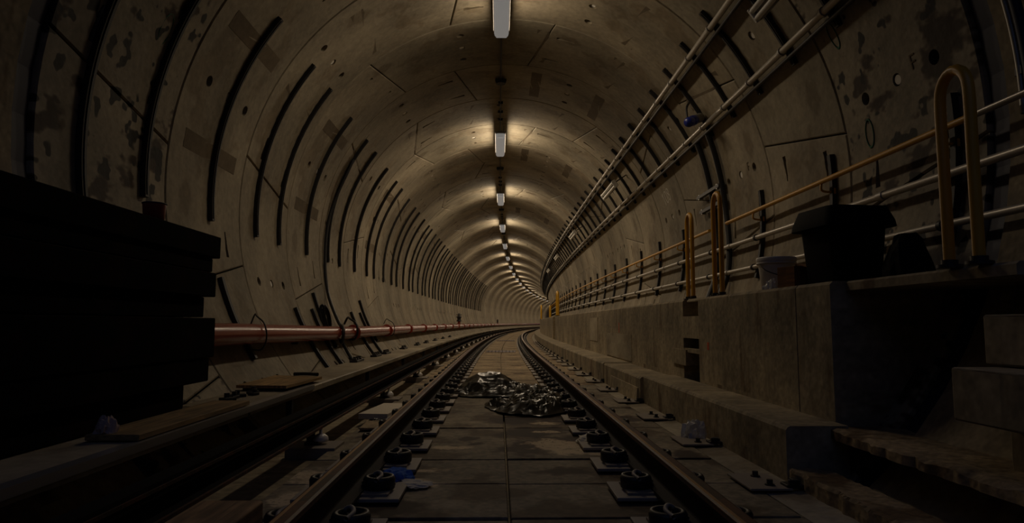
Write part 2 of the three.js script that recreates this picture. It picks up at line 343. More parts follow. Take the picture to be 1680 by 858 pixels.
{ // the rings beyond, too far to pick apart
  const plain = {}; for (const t of Object.keys(RINGS)) plain[t] = buildRing(t, false).segments;
  const far = [];
  for (let k = LAST_PIECE; k < LAST_RING; k++) { const s = SEAM0 + k * RINGW, m = new THREE.Matrix4().makeRotationY(turn(s + RINGW / 2)).setPosition(at(s, AX, AY)); for (const g of plain[ringType(k)]) far.push(g.clone().applyMatrix4(m)); }
  const m = mesh('distant_rings', merge(far), precast[0], lining); m.userData.kind = 'stuff';
}
mesh('grout_backing', sweep(circle(AX, AY, RAD + THICK + 0.02, 48), 3.50, SEAM0 + LAST_RING * RINGW, { caps: false, smooth: true }), grout, lining);
// the older cast section round the viewer, open behind, and the dark joint where the rings begin
{
  const ringTube = (r0, r1, s0, s1, m, name) => mesh(name, sweep([...circle(AX, AY, r1, 64), [AX + r1, AY - 1e-4], [AX + r0, AY - 1e-4], ...circle(AX, AY, r0, 64).reverse().slice(0, 63), [AX + r0, AY]], s0, s1, { caps: true }), m);
  const c = ringTube(RAD, RAD + 0.5, 1.4, 3.52, cast, numbered('wall_cast_collar')); scene.add(c); tag(c, 'rough brown cast concrete collar where the rings begin', 'tunnel wall', null, 'structure');
  const sh = thing('wall_open_shaft', 'concrete walls of the open shaft before the tunnel mouth', 'shaft wall', null, 'structure');
  for (const sx of [-1, 1]) mesh('side_wall', box(0.4, 6, 9, sx * 3.6, 2.4, 3.1, 0.02), cast, sh);
  mesh('end_wall', box(7.6, 6, 0.4, 0, 2.4, 7.8, 0.02), cast, sh);
  mesh('shaft_floor', box(7.6, 0.3, 9.4, 0, -0.75, 3.3, 0.02), cast, sh);
  const j = ringTube(RAD + 0.03, RAD + 0.30, 3.525, 3.675, navy, numbered('trim_expansion_joint')); scene.add(j); tag(j, 'dark navy expansion joint between collar and first ring', 'joint', null, 'structure');
}

// ------------------------------------------------------------------ black curved hanger strips on the wall
const NEAR = { '-1_0.4': 'black hanger strip on the soot-stained first ring, running down behind the timber stack', '-1_1.14': 'black hanger strip on the soot-stained first ring, ending above the small tin', '0_0.78': 'single black hanger strip on the ring next to the soot-stained one', '3_0.4': 'black hanger strip from which the thick cable hangs to the red pipe' };
const addStrip = (name, geo, s, label, group) => { const m = top(name, geo, strip, label, 'strip', group); put(m, s, AX, AY); return m; };
const leftStrip = merge([arcStrip(-95, -52, RAD - 0.044, RAD - 0.003, 0.052, 20), arcStrip(-94.6, -52.4, RAD - 0.050, RAD - 0.040, 0.014, 20)]);
const longStrip = merge([arcStrip(-108, -52, RAD - 0.044, RAD - 0.003, 0.052, 26), arcStrip(-107.6, -52.4, RAD - 0.050, RAD - 0.040, 0.014, 26)]);
const shortStrip = arcStrip(-123, -106, RAD - 0.044, RAD - 0.003, 0.050, 10), lowStrip = arcStrip(-129.4, -111, RAD - 0.044, RAD - 0.003, 0.050, 10);
const rightStrip = merge([arcStrip(44.6, 66.2, RAD - 0.044, RAD - 0.003, 0.050, 12), arcStrip(45, 65.8, RAD - 0.050, RAD - 0.040, 0.014, 12)]);
const postStrip = arcStrip(84.5, 104.5, RAD - 0.045, RAD, 0.048, 12);
for (let k = -1; k < 84; k++) {
  const s = SEAM0 + k * RINGW, single = k % 2 === 0;
  if (k < 31) for (const z of single ? [0.78] : [0.40, 1.14]) addStrip('hanger_strip', k === -1 && z < 1 ? longStrip : leftStrip, s + z, NEAR[k + '_' + z] ? NEAR[k + '_' + z] : single ? 'long black curved hanger strip, the only one on its ring, above the red pipe' : 'long black curved hanger strip, one of two on its ring, above the red pipe', single ? 'single hanger strips above the red pipe' : 'paired hanger strips above the red pipe');
  if (k < 5) for (const z of single ? [0.80] : [1.28, 1.98].map(v => v - 0.0)) if (k >= 0) addStrip('pipe_strip', single ? shortStrip : lowStrip, s + z, single ? 'short black strip behind the red pipe on the low wall' : 'black strip running from behind the red pipe to the cover board', single ? 'short strips behind the red pipe' : 'strips from red pipe to cover board');
  if (k < 40) for (const z of [0.35, 1.10]) addStrip('conduit_strip', rightStrip, s + z, 'black curved strip crossing behind the two steel conduits', 'strips behind the two conduits');
}
for (let k = -1; k < 34; k++) { if (k === 2) continue; addStrip('handrail_strip', postStrip, 5.41 + 1.49 * k, 'black wall strip carrying the handrail and the two lower pipes', 'wall strips carrying the handrail'); }

// ------------------------------------------------------------------ track slab, drains and side strips
const slab = thing('floor_track_slab', 'stained concrete track slab with joints between the rails', 'track slab', null, 'structure');
const BED_TOP = -0.02;
mesh('bed', sweep([[-1.75, -0.55], [1.8, -0.55], [2.1, -0.058], [-2.0, -0.058]], -7, 150), cast, slab);
{
  const cells = [], edges = [];
  for (let s = 1.78; s < 70; s += 0.65) edges.push(s);
  for (let i = 0; i < edges.length - 1; i++) {
    const wide = i % 2 === 0, open = edges[i] < 9 ? 0.020 : 0.003, a = edges[i] + (wide ? open : 0.0025), b = edges[i + 1] - (wide ? 0.0025 : open);
    for (const [x0, x1] of [[-1.22, -0.004], [0.008, 1.33]]) cells.push([x0, x1, a, b]);
  }
  cells.forEach(([x0, x1, a, b], i) => {
    const c = (a + b) / 2, g = box(x1 - x0, 0.06, b - a, 0, 0, 0, 0.008), p = g.attributes.position, uv = g.attributes.uv, near = b < 9.9;
    const dip = Math.sin(i * 2.3) * 0.0025;
    for (let j = 0; j < p.count; j++) { const X = (x0 + x1) / 2 + p.getX(j), S = c - p.getZ(j); near ? uv.setXY(j, (X - SX0) / SXW, (S - SS0) / SSW) : uv.setXY(j, X, S); }
    const m = mesh('slab_panel', g, near ? nearSlabMat : slabMat, slab); put(m, c, (x0 + x1) / 2, BED_TOP - 0.01 + dip);
  });
  const f = mesh('distant_slab', sweep([[-1.22, -0.04], [1.33, -0.04], [1.33, 0], [-1.22, 0]], 70, 150), slabMat, slab); f.userData.kind = 'stuff';
}
{ // drain slots across the slab far down the track
  [[20.7, 'dark drain grate across the slab between the rails'], [33.5, 'further dark drain grate across the slab, where the track bends']].forEach(([s, l]) => {
    const g = thing('drain_grate', l, 'drain grate', 'drain grates in the slab'); mesh('frame', box(0.90, 0.012, 1.35, 0, 0, 0, 0.003), rustSteel, g);
    for (let i = 0; i < 8; i++) mesh('bar', box(0.02, 0.008, 1.27, -0.38 + i * 0.108, 0.008, 0, 0.001), blackRust, g);
    put(g, s, -0.02, 0.006);
  });
}
top('trim_lime_gutter', sweep([[1.34, -0.06], [1.54, -0.06], [1.54, 0.004], [1.34, -0.006]], 1.5, 120), limeMat, 'whitish lime strip along the foot of the bench', 'gutter', null, 'structure');

// ------------------------------------------------------------------ running rails
const railProfile = cx => { const h = [[0.070, 0.042], [0.070, 0.054], [0.020, 0.066], [0.009, 0.085], [0.009, 0.160], [0.034, 0.172], [0.036, 0.198], [0.028, 0.206]]; return [...h.map(([x, y]) => [cx + x, y]), ...h.slice().reverse().map(([x, y]) => [cx - x, y])]; };
for (const [cx, label] of [[-0.785, 'rusty running rail beside the third rail'], [0.785, 'rusty running rail with a polished line beside the concrete bench']]) {
  const r = thing('running_rail', label, 'rail', 'running rails of the track');
  mesh('rail_body', sweep(railProfile(cx), -3, 140), blackRust, r);
  mesh('rail_head', sweep([[cx - 0.037, 0.186], [cx + 0.037, 0.186], [cx + 0.035, 0.205], [cx + 0.024, 0.2100], [cx - 0.024, 0.2100], [cx - 0.035, 0.205]], -3, 140), edgeRust, r);
  mesh('running_band', sweep([[cx - 0.026, 0.2085], [cx - 0.010, 0.2085], [cx - 0.012, 0.2112], [cx - 0.024, 0.2112]], -3, 140), railTop, r);
}
// rail fasteners: plate, pad, round collar, clip and bolt, on both sides of the rail foot
function fastenerParts() {
  const g = new THREE.Group();
  mesh('base_plate', box(0.52, 0.018, 0.34, 0, 0.022, 0, 0.004), plateMat, g);
  mesh('rail_pad', box(0.40, 0.014, 0.25, 0, 0.036, 0, 0.003), padMat, g);
  for (const sx of [-1, 1]) {
    const ring = new THREE.LatheGeometry([[0.052, 0], [0.078, 0], [0.080, 0.045], [0.072, 0.062], [0.054, 0.062], [0.050, 0.040], [0.052, 0]].map(p => new THREE.Vector2(...p)), 18); ring.translate(sx * 0.135, 0.043, 0);
    const c = mesh('collar', ring, rubber, g);
    mesh('bolt', merge([cyl(0.018, 0.018, 0.05, sx * 0.135, 0.075, 0, 8), cyl(0.030, 0.030, 0.016, sx * 0.135, 0.066, 0, 6)]), darkSteel, c);
    mesh('clip', tube([[sx * 0.135, 0.100, 0.09], [sx * 0.15, 0.108, 0.02], [sx * 0.12, 0.112, -0.04], [sx * 0.07, 0.075, -0.05], [sx * 0.055, 0.068, 0.0]], 0.011, 12, 6), plateMat, g);
  }
  return g;
}
{
  const proto = fastenerParts();
  for (let i = 0; i < 74; i++) for (const cx of [-0.785, 0.785]) {
    const f = proto.clone(); f.name = numbered('rail_fastener'); scene.add(f);
    tag(f, cx < 0 ? 'rail fastener with round collar under the rail beside the third rail' : 'rail fastener with round collar under the rail beside the bench', 'rail fastener', cx < 0 ? 'fasteners under the rail by the third rail' : 'fasteners under the rail by the bench');
    put(f, 2.82 + 0.65 * i, cx, 0.0);
  }
}
// anchor plates along the far edge of the slab, by the bench
{
  const proto = new THREE.Group();
  mesh('anchor_plate', box(0.22, 0.012, 0.36, 0, 0.016, 0, 0.003), padMat, proto);
  for (const z of [-0.1, 0.1]) mesh('bolt', merge([cyl(0.016, 0.016, 0.03, 0.02, 0.036, z, 6), cyl(0.026, 0.026, 0.006, 0.02, 0.025, z, 10)]), darkSteel, proto);
  mesh('bracket', merge([box(0.09, 0.015, 0.09, 0.13, 0.028, 0.12, 0.003), box(0.05, 0.045, 0.02, 0.12, 0.04, 0.16, 0.003), box(0.03, 0.03, 0.07, 0.15, 0.04, 0.11, 0.003)]), rubber, proto);
  for (let i = 0; i < 22; i++) { const f = proto.clone(); f.name = numbered('anchor_bracket'); scene.add(f); tag(f, 'flat anchor plate with bolts and small black bracket beside the lime strip', 'anchor plate', 'anchor plates along the bench foot'); put(f, 3.68 + 1.27 * i, 1.36, 0.0); }
}

// ------------------------------------------------------------------ third rail, insulators, protection board
{
  const X = -1.36, t = thing('third_rail', 'dark rusty third rail on white insulators beside the running rail', 'third rail');
  const pr = [[0.055, 0.13], [0.055, 0.142], [0.016, 0.152], [0.016, 0.215], [0.045, 0.225], [0.045, 0.262], [-0.045, 0.262], [-0.045, 0.225], [-0.016, 0.215], [-0.016, 0.152], [-0.055, 0.142], [-0.055, 0.13]];
  mesh('rail_body', sweep(pr.map(([x, y]) => [X + x, y]), -2, 140), cover, t);
  mesh('foot_edge', sweep([[X + 0.05, 0.128], [X + 0.064, 0.128], [X + 0.064, 0.144], [X + 0.05, 0.144]], -2, 140), edgeRust, t);
  mesh('head_edge', sweep([[X + 0.040, 0.250], [X + 0.050, 0.250], [X + 0.050, 0.264], [X + 0.040, 0.264]], -2, 140), edgeRust, t);
  mesh('rail_cap', sweep([[X - 0.048, 0.2625], [X + 0.044, 0.2625], [X + 0.040, 0.280], [X - 0.040, 0.280]], -2, 140), cover, t);
  const proto = new THREE.Group();
  const bell = new THREE.LatheGeometry([[0.001, 0.00], [0.050, 0.00], [0.056, 0.012], [0.050, 0.034], [0.030, 0.050], [0.012, 0.056], [0.010, 0.095], [0.001, 0.097]].map(p => new THREE.Vector2(...p)), 18);
  bell.translate(0.05, 0.035, 0); mesh('bell', bell, ceramic, proto);
  mesh('stand', merge([box(0.10, 0.03, 0.12, 0, 0.025, 0, 0.004), box(0.05, 0.09, 0.05, -0.02, 0.08, 0, 0.004)]), rubber, proto);
  mesh('foot_pad', box(0.34, 0.076, 0.30, 0.02, -0.020, 0.02, 0.004), padMat, proto);
  for (let i = 0; i < 24; i++) { const f = proto.clone(); f.name = numbered('insulator'); scene.add(f); tag(f, 'white ceramic bell insulator under the third rail', 'insulator', 'insulators under the third rail'); put(f, 1.9 + 2.96 * i, X, 0.0); }
}
{
  const t = thing('protection_board', 'long grey cover board on short black posts behind the third rail', 'cover board');
  mesh('board', sweep([[-2.02, 0.318], [-1.58, 0.305], [-1.572, 0.312], [-1.572, 0.352], [-1.58, 0.362], [-2.02, 0.362]], 4.2, 140), boardTop, t);
  mesh('board', sweep([[-2.02, 0.318], [-1.58, 0.305], [-1.572, 0.312], [-1.572, 0.352], [-1.58, 0.362], [-2.02, 0.362]], -2, 4.16), boardTop, t);
  mesh('edge_angle', sweep([[-1.62, 0.3622], [-1.568, 0.3622], [-1.566, 0.356], [-1.566, 0.33], [-1.562, 0.33], [-1.562, 0.366], [-1.62, 0.366]], -2, 5.6), brightSteel, t);
  for (let i = 0; i < 24; i++) { const p = mesh('post', merge([box(0.045, 0.36, 0.045, 0, 0.126, 0, 0.003), box(0.12, 0.02, 0.10, 0, -0.047, 0, 0.003)]), darkSteel, t); put(p, 2.1 + 2.97 * i, -1.60, 0); }
}
// cable clamps lying along the back of the board
{
  const proto = new THREE.Group();
  mesh('clamp_base', box(0.10, 0.03, 0.46, 0, 0.015, 0, 0.006), rubber, proto);
  for (const z of [-0.16, 0.0, 0.15]) mesh('knuckle', merge([cyl(0.020, 0.026, 0.05, 0, 0.045, z, 8), box(0.05, 0.03, 0.05, 0.01, 0.035, z + 0.05, 0.004)]), darkSteel, proto);
  for (const s of [9.0, 10.4, 11.3, 13.4, 15.6, 17.4, 19.6, 22.0, 24.5]) { const f = proto.clone(); f.name = numbered('cable_clamp'); scene.add(f); tag(f, 'black cable clamp lying at the back of the grey cover board', 'clamp', 'clamps along the cover board'); put(f, s, -1.93, 0.362); }
}

// ------------------------------------------------------------------ red fire main on the wall
{
  const t = thing('fire_main_pipe', 'long glossy red pipe along the low wall', 'pipe'), X = -2.185, Y = 0.735, lift = s => 0.05 * clamp((9.2 - s) / 4) ;
  const r = 0.088;
  mesh('pipe', sweep(circle(X, Y, r, 20), 1.5, 140, { smooth: true, lift }), redPipe, t);
  for (let s = 9.9; s < 60; s += 2.98) { const c = mesh('coupling', new THREE.TorusGeometry(r + 0.008, 0.020, 8, 20), redDark, t); put(c, s, X, Y + lift(s)); }
  for (let s = 7.3; s < 40; s += 5.96) { const c = mesh('support_bracket', box(0.16, 0.03, 0.05, -0.10, -r - 0.01, 0, 0.004), darkSteel, t); put(c, s, X, Y + lift(s)); }
  const v = thing('hydrant_valve', 'black valve with hand wheel standing on the red pipe', 'valve');
  mesh('riser', cyl(0.06, 0.06, 0.16, 0, 0.08, 0), redDark, v);
  mesh('body', new THREE.LatheGeometry([[0.001, 0.14], [0.12, 0.14], [0.12, 0.18], [0.08, 0.20], [0.09, 0.32], [0.13, 0.34], [0.13, 0.37], [0.05, 0.40], [0.04, 0.52], [0.001, 0.52]].map(p => new THREE.Vector2(...p)), 16), rubber, v);
  const w = new THREE.TorusGeometry(0.12, 0.016, 8, 20); w.rotateX(Math.PI / 2); w.translate(0, 0.45, 0); mesh('hand_wheel', w, rubber, v);
  put(v, 31.5, X, Y + 0.08);
  const v2 = copy(v, 'hydrant_valve', 'small distant black valve further along the red pipe'); v2.scale.setScalar(0.8); put(v2, 62, X, Y + 0.08);
}
{ // cable from the strip down behind the pipe, the coil of cable, and loose wires round the pipe
  const W = (deg, s, r = RAD - 0.03) => { const [x, y] = onWall(deg, r); return at(s, x, y); };
  top('down_cable', tube([W(-60, 10.0), W(-80, 9.93), W(-95, 9.84), W(-104, 9.74), W(-109, 9.5, 2.62), at(9.1, -2.20, 0.865), at(8.85, -2.088, 0.80), at(8.82, -2.075, 0.72), at(8.9, -2.11, 0.62), W(-121, 9.25, 2.64), W(-126, 9.3), W(-131, 9.26)], 0.022, 80, 8), rubber, 'thick black cable hanging down the wall across the red pipe', 'cable');
  const coil = thing('cable_coil', 'coil of black cable hung on the wall above the red pipe', 'cable coil'), R = rng(5);
  for (let i = 0; i < 7; i++) {
    const w = 0.05 + R() * 0.09, top_ = 0.30 + R() * 0.05, pts = [];
    for (let j = 0; j < 14; j++) { const a = j / 14 * 2 * Math.PI; pts.push([Math.sin(a) * w * (0.6 - 0.4 * Math.cos(a)) + (R() - 0.5) * 0.01, top_ / 2 + Math.cos(a) * top_ / 2, 0.01 * i - 0.03 + 0.01 * Math.sin(a * 2)]); }
    mesh('loop', tube(pts, 0.011, 40, 6, true), rubber, coil);
  }
  coil.position.copy(at(9.05, -2.33, 0.80)); coil.rotation.set(0, Math.PI / 2.6, 0.42, 'YXZ');
  const loop = (s, r, label) => top('tie_wire', tube([at(s + 0.35, -2.36, 0.86), at(s + 0.28, -2.30, 0.95), at(s + 0.12, -2.22, 0.93), at(s, -2.11, 0.86), at(s - 0.02, -2.082, 0.74), at(s, -2.13, 0.64), at(s + 0.02, -2.22, 0.64)], r, 40, 6), rubber, label, 'wire');
  loop(5.95, 0.007, 'thin black wire looped over the red pipe near the timber stack');
  loop(9.75, 0.016, 'thick black wire looped over the red pipe beside the cable coil');
  loop(13.2, 0.008, 'thin black wire looped over the red pipe beyond the cable coil');
}

// ------------------------------------------------------------------ walkway platform and bench
const PT = 1.115, NICHE0 = 6.43, NICHE1 = 6.97;
{
  const t = thing('wall_walkway_platform', 'raised concrete walkway along the tunnel wall with streaked face', 'walkway', null, 'structure');
  const full = (x0, y0 = -0.06, y1 = PT) => [[x0, y0], [2.2, y0], [2.5, 0.6], [2.55, y1], [x0 + 0.02, y1], [x0, y1 - 0.02]];
  mesh('wall_block', sweep(full(1.88), 3.85, 4.295), cast, t);
  mesh('wall_block', sweep(full(1.88), 4.31, NICHE0), cast, t);
  mesh('wall_block', sweep(full(1.88), NICHE1, 12.0), cast, t);
  mesh('wall_block', sweep(full(1.88), 12.008, 18.0), cast, t);
  mesh('wall_block', sweep(full(1.88), 18.008, 23.9), cast, t);
  mesh('wall_block', sweep(full(1.88), 25.2, 60), cast, t);
  mesh('wall_block', sweep(full(1.88), 60.01, 130), cast, t);
  mesh('niche_back', sweep(full(2.46), NICHE0, NICHE1), cast, t);
  mesh('gap_back', sweep(full(2.40), 23.9, 25.2), cast, t);
  for (const [y0, y1, x0, s1] of [[0.72, 0.94, 1.88, NICHE1], [0.575, 0.615, 1.88, NICHE1]]) mesh('niche_lintel', sweep([[x0, y0], [2.2, y0], [2.2, y1], [x0, y1]], NICHE0, s1), cast, t);
  mesh('niche_roof', sweep([[1.88, 1.085], [2.2, 1.085], [2.2, PT], [1.90, PT], [1.88, PT - 0.02]], NICHE0, NICHE1 - 0.16), cast, t);
  mesh('niche_jamb', sweep([[1.86, 0.44], [2.2, 0.44], [2.2, 0.60], [1.86, 0.60]], NICHE1 - 0.14, NICHE1 + 0.4), cast, t);
  // thin landing that bridges from the walkway end to the stair, open underneath
  mesh('landing', sweep([[1.975, PT - 0.055], [2.62, PT - 0.055], [2.62, PT], [1.99, PT], [1.975, PT - 0.012]], 2.56, 3.845), cast, t);
  // fresh mortar patches and panel set into the face
  for (const [s0, s1, y0, y1] of [[13.0, 14.1, 0.52, 0.98], [9.7, 11.9, 0.32, 0.70]]) mesh('mortar_patch', sweep([[1.872, y0], [1.882, y0], [1.882, y1], [1.872, y1]], s0, s1), patchMat, t);
}
{
  const t = thing('floor_side_bench', 'low concrete bench at the foot of the walkway wall', 'bench', null, 'structure');
  const prof = (x, y) => [[x, -0.06], [1.885, -0.06], [1.885, y], [x + 0.025, y], [x + 0.012, y - 0.006], [x, y - 0.022]];
  mesh('bench_block', sweep(prof(1.535, 0.305), 3.72, 7.35), cast, t);
  mesh('bench_block', sweep(prof(1.50, 0.285), 7.36, 9.9), cast, t);
  mesh('bench_block', sweep(prof(1.49, 0.295), 9.905, 14.5), cast, t);
  mesh('bench_block', sweep(prof(1.50, 0.29), 14.505, 130), cast, t);
  mesh('mortar_lump', sweep([[1.47, -0.01], [1.51, -0.01], [1.51, 0.16], [1.485, 0.16]], 7.45, 9.2), cast, t);
}
{ // beyond the bench end, rough ledges beside the viewer
  const t = thing('floor_rough_ledges', 'rough broken concrete ledges stepping up beside the stair', 'ledge', null, 'structure');
  const rough = (x0, x1, y0, y1, s0, s1, seed) => {                   // a broken-edged lip of concrete, y0 its underside
    const N = noiser(seed), ns = 150, pos = [], idx = [];
    const prof = [[0, y0], [0, y1 - 0.012], [0.06, y1], [0.25, y1], [0.5, y1], [0.75, y1], [1, y1], [1, y0]], n = prof.length;
    for (let j = 0; j <= ns; j++) for (let i = 0; i < n; i++) {
      const v = j / ns, [u, y] = prof[i], edge = i < 3 ? (N.fbm(0.3, v, 40, 3) - 0.5) * 0.035 : 0, bump = i > 0 && i < n - 1 ? (N.fbm(u * 0.4, v, 36, 3) - 0.5) * 0.022 : 0;
      pos.push(x0 + (x1 - x0) * u + edge, y + bump, -(s0 + (s1 - s0) * v));
    }
    for (let j = 0; j < ns; j++) for (let i = 0; i < n; i++) { const a = j * n + i, b = j * n + (i + 1) % n; idx.push(a, b, a + n, b, b + n, a + n); }
    for (let i = 1; i < n - 1; i++) idx.push(0, i, i + 1, ns * n, ns * n + i + 1, ns * n + i);
    const g = new THREE.BufferGeometry(); g.setAttribute('position', new THREE.Float32BufferAttribute(pos, 3)); g.setIndex(idx); return metric(toCreasedNormals(g, 0.5));
  };
  mesh('ledge', rough(1.78, 2.24, 0.235, 0.290, 0.8, 3.80, 41), ledgeMat, t);
  mesh('ledge', rough(1.53, 1.72, -0.06, 0.085, 0.8, 3.68, 43), ledgeMat, t);
}
{
  const t = thing('floor_stair', 'dark concrete steps climbing to the walkway', 'stair', null, 'structure');
  mesh('step', box(0.70, 0.205, 0.40, 2.30, PT - 0.21 - 0.1025, -2.53, 0.01), cast, t);
  mesh('step', box(0.86, 0.21, 0.52, 2.20, PT - 0.42 - 0.105, -2.42, 0.01), cast, t);
  mesh('step_base', box(0.62, 0.46, 0.45, 2.30, 0.22, -2.45, 0.01), cast, t);
}

// ------------------------------------------------------------------ handrails, lower pipes and hoops
{
  const t = thing('handrail', 'yellow handrail on the wall above bin and bucket, grey at its near end', 'handrail', 'yellow handrails');
  mesh('yellow_tube', sweep(circle(2.63, 2.04, 0.021, 12), 3.66, 7.72, { smooth: true }), yellow, t);
  const g = mesh('grey_tube', sweep(circle(2.63, 2.04, 0.019, 12), 1.5, 3.66, { smooth: true }), galv, t); g.userData.label = 'bare grey steel end of the handrail';
  const t2 = thing('handrail', 'yellow handrail running away from the twin hoops into the distance', 'handrail', 'yellow handrails');
  mesh('yellow_tube', sweep(circle(2.63, 2.04, 0.021, 12), 8.35, 70, { smooth: true }), yellow, t2);
  const arm = merge([tube([[0.0, -0.015, 0], [0.0, -0.07, 0], [0.06, -0.085, 0], [0.10, -0.08, 0]], 0.010, 12, 6), box(0.02, 0.05, 0.05, 0.10, -0.08, 0, 0.003)]);
  for (let k = -1; k < 34; k++) { if (k === 2) continue; const s = 5.41 + 1.49 * k; const a = mesh('arm', arm, yellow, s < 7.8 ? t : t2); put(a, s, 2.63, 2.04); }
  const label = { mid: 'grey steel pipe between handrail and lowest wall pipe', low: 'lowest grey steel pipe on the wall above the walkway' };
  for (const [k, x, y, r] of [['mid', 2.655, 1.765, 0.026], ['low', 2.615, 1.455, 0.024]]) {
    const p = thing('wall_pipe', label[k], 'pipe');
    mesh('tube', sweep(circle(x, y, r, 12), 1.5, 72, { smooth: true }), conduitMat, p);
    for (let s = 3.92; s < 50; s += 1.49) { const c = mesh('clamp', new THREE.CylinderGeometry(r + 0.010, r + 0.010, 0.035, 10), darkSteel, p); c.geometry.rotateX(Math.PI / 2); put(c, s, x, y); }
    for (let s = 4.6; s < 40; s += 3.1) { const c = mesh('coupling', new THREE.CylinderGeometry(r + 0.007, r + 0.007, 0.07, 10), galv, p); c.geometry.rotateX(Math.PI / 2); put(c, s, x, y); }
  }
}
{
  const hoopGeo = (h, w, r) => { const c = []; const a = w / 2; c.push(new THREE.Vector3(0, 0, a), new THREE.Vector3(0, h * 0.5, a), new THREE.Vector3(0, h - a * 1.2, a)); for (let i = 1; i < 8; i++) { const t = i / 8 * Math.PI; c.push(new THREE.Vector3(0, h - a * 1.2 + Math.sin(t) * a * 1.2, a * Math.cos(t))); } c.push(new THREE.Vector3(0, h - a * 1.2, -a), new THREE.Vector3(0, h * 0.5, -a), new THREE.Vector3(0, 0, -a)); return tube(c, r, 60, 12); };
  const hoop = (s, h, w, r, m, label, group) => {
    const t = thing('hoop_handrail', label, 'hoop rail', group);
    mesh('hoop', hoopGeo(h, w, r), m, t);
    for (const z of [-w / 2, w / 2]) { mesh('foot_flange', merge([cyl(r * 2.2, r * 2.2, 0.014, 0, 0.007, z, 14), cyl(r * 1.4, r * 1.4, 0.03, 0, 0.02, z, 12)]), darkSteel, t); }
    put(t, s, 1.96, PT); return t;
  };
  hoop(2.83, 0.87, 0.185, 0.024, yellow, 'large yellow hoop handrail at the top of the stair', 'hoop handrails');
  hoop(6.05, 0.95, 0.20, 0.022, yellow, 'yellow hoop handrail in front of the two wall cables', 'hoop handrails');
  hoop(6.94, 0.90, 0.18, 0.022, yellow, 'yellow hoop handrail just beyond the ladder niche', 'hoop handrails');
  hoop(23.8, 0.86, 0.50, 0.045, brightYellow, 'bright yellow hoop at the edge of the walkway gap', 'distant bright yellow hoops');
  hoop(44, 0.90, 0.6, 0.05, brightYellow, 'small distant bright yellow hoop on the far walkway', 'distant bright yellow hoops');
  hoop(34, 0.62, 0.4, 0.05, brightYellow, 'tiny distant yellow hoop between the larger ones', 'distant bright yellow hoops').position.x += 0.25;
}
// two thick cables coming down the wall behind the hoops, with their brackets
{
  const W = (deg, s, r = RAD - 0.05) => { const [x, y] = onWall(deg, r); return at(s, x, y); };
  for (const [o, label] of [[0, 'thick black cable curving down the wall behind the hoops'], [-0.42, 'thick black cable beside it, nearer the stair']])
    top('riser_cable', tube([W(64.5, 8.2 + o), W(70, 8.25 + o), W(78, 8.32 + o), W(86, 8.34 + o), W(95, 8.26 + o), W(102, 8.2 + o), W(109, 8.12 + o, 2.6)], 0.034, 40, 10), rubber, label, 'cable');
  for (const [deg, label] of [[78.5, 'upper slotted steel channel clamping the two cables'], [82.8, 'lower slotted steel channel clamping the two cables']]) {
    const b = thing('cable_channel', label, 'channel'), [x, y] = onWall(deg, RAD - 0.07);
    mesh('channel', box(0.045, 0.045, 0.90, 0, 0, 0, 0.004), darkSteel, b);
    for (const z of [-0.36, 0.36]) mesh('clip', box(0.06, 0.07, 0.05, 0.01, 0, z, 0.004), galv, b);
    put(b, 8.36, x, y);
  }
}
// ------------------------------------------------------------------ upper conduits
for (const [deg, label] of [[48.5, 'upper steel conduit high on the wall'], [63, 'lower of the two high steel conduits']]) {
  const [x, y] = onWall(deg, RAD - 0.080), t = thing('steel_conduit', label, 'conduit');
  mesh('tube', sweep(circle(x, y, 0.030, 12), 1.5, 74, { smooth: true }), conduitMat, t);
  const [x2, y2] = onWall(deg + 1.7, RAD - 0.070);
  mesh('side_tube', sweep(circle(x2, y2, 0.018, 8), 1.5, 74, { smooth: true }), darkSteel, t);
  const cg = new THREE.CylinderGeometry(0.040, 0.040, 0.03, 10); cg.rotateX(Math.PI / 2);
  for (let k = -1; k < 30; k++) for (const z of [0.35, 1.10]) { const c = mesh('saddle', cg, galv, t); put(c, SEAM0 + k * RINGW + z, x, y); }
}
// unlit luminaires hung between the conduits
{
  const proto = new THREE.Group();
  mesh('tray', box(0.13, 0.05, 1.30, 0, 0, 0, 0.008), housingMat, proto);
  for (const x of [-0.035, 0.035]) { const c = new THREE.CylinderGeometry(0.024, 0.024, 1.26, 10); c.rotateX(Math.PI / 2); c.translate(x, -0.035, 0); mesh('tube', c, fixtureWhite, proto); }
  for (const z of [-0.64, 0.64]) mesh('end_holder', box(0.13, 0.075, 0.03, 0, -0.02, z, 0.006), fixtureWhite, proto);
  for (const z of [-0.55, 0.55]) mesh('bracket_arm', box(0.02, 0.24, 0.03, -0.02, 0.14, z, 0.003), darkSteel, proto);
  const labels = ['unlit twin tube luminaire above the blue socket, nearest the stair', 'pale unlit twin tube luminaire between the conduits', 'further unlit luminaire between the conduits', 'distant unlit luminaire between the conduits', 'farthest unlit luminaire between the conduits'];
  [4.55, 12.45, 18.9, 25.4, 32].forEach((s, i) => { const f = proto.clone(); f.name = numbered('side_luminaire'); scene.add(f); tag(f, labels[i], 'luminaire', 'unlit side luminaires'); const [x, y] = onWall(55.5, RAD - 0.27); put(f, s, x, y); f.rotation.set(0, turn(s), -rad(55.5), 'YXZ'); });
}
